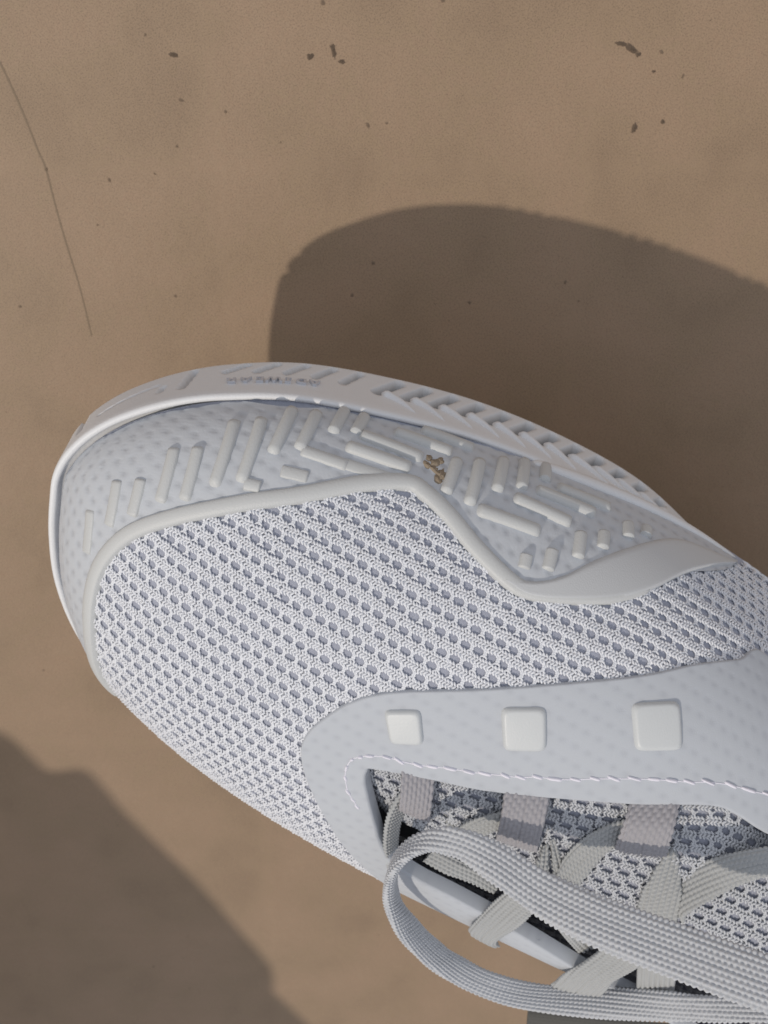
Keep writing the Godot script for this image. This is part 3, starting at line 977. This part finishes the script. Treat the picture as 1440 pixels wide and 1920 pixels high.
# ---- floor and what lies on it ---------------------------------------------------------------
func floor_and_marks():
	var pm := PlaneMesh.new()
	pm.size = Vector2(60, 60)
	var g := put("ground", pm, M.floor)
	g.position.y = FLOOR_Y * MM
	tag(g, "brown mottled floor in low sun under the shoe", "", "", "structure")
	var p := PackedVector3Array()
	var s := dense(SCRATCH, 10)
	for k in s.size():
		var a: Array = s[maxi(k - 1, 0)]
		var b: Array = s[mini(k + 1, s.size() - 1)]
		var t := Vector2(b[0] - a[0], b[1] - a[1]).normalized()
		var f := k / (s.size() - 1.0)
		var half := 0.22 + 0.16 * absf(sin(k * 1.7)) * (1.0 - f)
		for m in [-1.0, 0.0, 1.0]:
			p.append(Vector3(s[k][0] + t.y * m * half, 0.12 if m == 0 else 0.06, s[k][1] - t.x * m * half) * MM)
	put("scratch_line", sheet(p, s.size(), 3), M.scratch, g)

func fleck(at: Vector2, size: Vector2, turn: float, seed_no: int) -> ArrayMesh:
	rng.seed = seed_no
	var p := PackedVector3Array()
	var wob := []
	for m in 15: wob.append(rng.randf_range(0.65, 1.2))
	for k in 5:
		var f := k / 4.0
		for m in 16:
			var a := TAU * (m % 15) / 15.0
			var r: float = wob[m % 15] * f
			var v := Vector2(cos(a) * size.x * r, sin(a) * size.y * r).rotated(turn)
			p.append(Vector3(at.x + v.x, 0.4 * (1.0 - f * f) * rng.randf_range(0.7, 1.1) * minf(size.y, 1.0) + (0.02 if k < 4 else -0.05), at.y + v.y) * MM)
	return sheet(p, 5, 16, PackedByteArray(), true)

func smooth_box(size: Vector3, r: float, called: String, material: Material, parent: Node, at := Vector3.ZERO) -> MeshInstance3D:
	# a box with rounded vertical edges and eased top and bottom edges
	var p := PackedVector3Array()
	var hy := size.y / 2.0
	var prof := [[0.001, -hy], [1.0, -hy], [1.0, -hy + 0.0], [1.0, hy - r * 0.4], [1.0, hy], [0.001, hy]]
	var inset := [0.0, r * 0.3, 0.0, 0.0, r * 0.3, 0.0]
	for k in prof.size():
		for m in 33:
			var a := TAU * m / 32.0
			var c := Vector2(signf(cos(a)) * (size.x / 2.0 - r), signf(sin(a)) * (size.z / 2.0 - r)) if absf(cos(a)) > 0.001 and absf(sin(a)) > 0.001 else Vector2(signf(cos(a)) * (size.x / 2.0 - r) if absf(cos(a)) > 0.5 else 0.0, signf(sin(a)) * (size.z / 2.0 - r) if absf(sin(a)) > 0.5 else 0.0)
			var v: Vector2 = (c + Vector2(cos(a), sin(a)) * (r - inset[k])) * prof[k][0]
			p.append(Vector3(v.x, prof[k][1], v.y) * MM + at)
	return put(called, sheet(p, prof.size(), 33), material, parent)

func block():
	# an unseen block, added to raise the shoe so its shadow falls clear
	var o := group_node("added_block")
	var h := -FLOOR_Y - 0.3
	smooth_box(Vector3(130, h, 44), 3.0, "body", M.added_wood, o)
	o.transform = Transform3D(Basis(ax, Vector3.UP, ax.cross(Vector3.UP)), lwy(178, -8, FLOOR_Y + 0.1 + h / 2.0))
	tag(o, "added brown block, unseen under the grey shoe, raising it to set its shadow", "block")

func shade_stool():
	# an unseen seat on legs, added and shaped to shade the floor's lower left
	var o := group_node("added_stool")
	var high := 260.0
	var e := deg_to_rad(SUN_HEIGHT)
	var g := SUN_TRAVEL.normalized() * ((high + 22.0) / tan(e))
	var line := []
	for s in dense(SHADE_OUTLINE, 6): line.append(Vector2(s[0], s[1]) - g)
	var a: Vector2 = line[0]
	var b: Vector2 = line[line.size() - 1]
	for q in [Vector2(b.x + 20, b.y + 60), Vector2(b.x - 120, b.y + 90), Vector2(a.x - 160, b.y + 60), Vector2(a.x - 170, a.y + 40), Vector2(a.x - 80, a.y - 2)]: line.append(q)
	var p := PackedVector3Array()
	var mid := Vector2.ZERO
	for q in line: mid += q / line.size()
	for r in [[0.001, 0.0], [0.985, 0.0], [1.0, 3.0], [1.0, 22.0], [0.985, 26.0], [0.001, 30.0]]:
		for k in line.size() + 1:
			var q: Vector2 = mid.lerp(line[k % line.size()], r[0])
			p.append(Vector3(q.x - mid.x, r[1] + high, q.y - mid.y) * MM)
	put("seat", sheet(p, 6, line.size() + 1), M.added_wood, o)
	for q in [Vector2(-70, -70), Vector2(-90, 60), Vector2(-20, 110), Vector2(-40, -60)]:
		smooth_box(Vector3(26, high, 26), 5.0, "leg", M.added_wood, o, Vector3(q.x, high / 2.0 + 0.2, q.y) * MM)
	o.position = Vector3(mid.x, FLOOR_Y, mid.y) * MM
	tag(o, "added brown seat on legs, out of view, shaped to shade the floor at the lower left", "shade_stool")

func flecks():
	var says := ["dark brown fleck beside the long scratch, alone high on the left", "rounded dark fleck, left one of the pair near the top edge", "long upright dark fleck, right one of the pair near the top edge",
		"faint crumb just below the long upright fleck", "pale end of the dark smear high on the right", "largest dark smear high on the right", "dark dot at the lower end of the smear high on the right",
		"tiny dark dot below the smear high on the right", "small round dot right of the curved fleck", "curved dark fleck on the right, between the smear and the shadow"]
	var sizes := [[1.5, 0.8], [1.3, 1.0], [0.8, 2.6], [1.1, 0.7], [2.0, 0.8], [2.3, 1.1], [0.9, 0.8], [0.7, 0.5], [0.8, 0.7], [0.8, 1.7]]
	var turns := [0.3, -0.4, -0.25, 0.2, 0.2, 0.55, 0.0, 0.0, 0.2, 0.15]
	for k in says.size():
		var o := put("dirt_fleck", fleck(Vector2(0, 0), Vector2(sizes[k][0], sizes[k][1]), turns[k], 40 + k), M.dirt)
		o.position = Vector3(FLECKS[k][0], FLOOR_Y, FLECKS[k][1]) * MM
		tag(o, says[k], "dirt fleck", "dark dirt flecks on the brown floor")
	var st := SurfaceTool.new()
	rng.seed = 77
	var spots := []
	for k in range(says.size(), FLECKS.size()): spots.append([Vector2(FLECKS[k][0], FLECKS[k][1]), rng.randf_range(0.5, 0.85)])
	for k in 260:
		spots.append([Vector2(rng.randf_range(-260, 260), rng.randf_range(-220, 320)), pow(rng.randf(), 3.0) * 0.5 + 0.14])
	for k in spots.size():
		rng.seed = 500 + k
		var stretch := rng.randf_range(0.5, 1.0)
		st.append_from(fleck(spots[k][0], Vector2(spots[k][1], spots[k][1] * stretch), rng.randf_range(0, 3.0), 900 + k), 0, Transform3D())
	var o := put("grit", st.commit(), M.grit)
	o.position.y = FLOOR_Y * MM
	tag(o, "fine dark grit scattered over the brown floor", "", "", "stuff")

func mud():
	var st := SurfaceTool.new()
	for k in MUD.size():
		rng.seed = 60 + k
		var n := normal_at(MUD[k][0], MUD[k][1])
		var x := n.cross(bx).normalized()
		var s := rng.randf_range(0.7, 1.2)
		st.append_from(fleck(Vector2.ZERO, Vector2(s * 1.3, s), rng.randf_range(0, 3), 70 + k), 0, Transform3D(Basis(x, n, x.cross(n)).scaled_local(Vector3(1.3, 0.6, 1.3)), on(MUD[k][0], MUD[k][1], 0.5)))
	tag(put("dried_mud", st.commit(), M.mud), "crumbs of dried brown mud stuck between the ribs of the toe cap", "mud")

func _ready():
	var cam := Camera3D.new()
	cam.name = "camera"
	cam.keep_aspect = Camera3D.KEEP_HEIGHT
	cam.fov = CAM_FOV
	cam.near = 0.01
	cam.far = 200.0
	var t := deg_to_rad(CAM_TILT)
	cam.transform = Transform3D(Basis(Vector3.RIGHT, Vector3(0, -sin(t), -cos(t)), Vector3(0, cos(t), -sin(t))), CAM_AT)
	add_child(cam)
	var lens := CameraAttributesPhysical.new()
	lens.frustum_focal_length = 12.0 / tan(deg_to_rad(CAM_FOV / 2.0))
	lens.frustum_focus_distance = 0.212
	lens.frustum_near = 0.01
	lens.frustum_far = 200.0
	lens.exposure_aperture = 26.0
	cam.attributes = lens
	cam.current = true
	var env := Environment.new()
	env.background_mode = Environment.BG_SKY
	var sky := ProceduralSkyMaterial.new()
	sky.sky_top_color = Color(0.82, 0.84, 0.88)
	sky.sky_horizon_color = Color(0.91, 0.895, 0.88)
	sky.ground_bottom_color = Color(0.36, 0.3, 0.25)
	sky.ground_horizon_color = Color(0.6, 0.56, 0.52)
	sky.sky_energy_multiplier = SKY_ENERGY
	sky.ground_energy_multiplier = SKY_ENERGY
	env.sky = Sky.new()
	env.sky.sky_material = sky
	env.tonemap_mode = Environment.TONE_MAPPER_LINEAR
	env.tonemap_exposure = EXPOSURE
	env.sdfgi_enabled = true
	env.ssao_enabled = true
	env.ssil_enabled = true
	var we := WorldEnvironment.new()
	we.name = "world_environment"
	we.environment = env
	add_child(we)
	var sun := DirectionalLight3D.new()
	sun.name = "sun"
	var e := deg_to_rad(SUN_HEIGHT)
	var g := SUN_TRAVEL.normalized()
	sun.basis = Basis.looking_at(Vector3(g.x * cos(e), -sin(e), g.y * cos(e)), Vector3.UP)
	sun.light_energy = SUN_ENERGY
	sun.light_color = Color(1.0, 0.955, 0.89)
	sun.light_angular_distance = 1.1
	sun.shadow_enabled = true
	add_child(sun)

	tables()
	materials()
	M.scratch = mat(Color(0.215, 0.158, 0.105), 0.8)
	outlines()
	floor_and_marks()
	var shoe := group_node("sports_shoe")
	tag(shoe, "light grey knitted sports shoe with ribbed toe cap and loose lace loop", "shoe")
	sole(shoe)
	upper(shoe)
	toe_cap(shoe)
	eyestay(shoe)
	tongue(shoe)
	back_of_shoe(shoe)
	laces(shoe)
	block()
	shade_stool()
	flecks()
	mud()
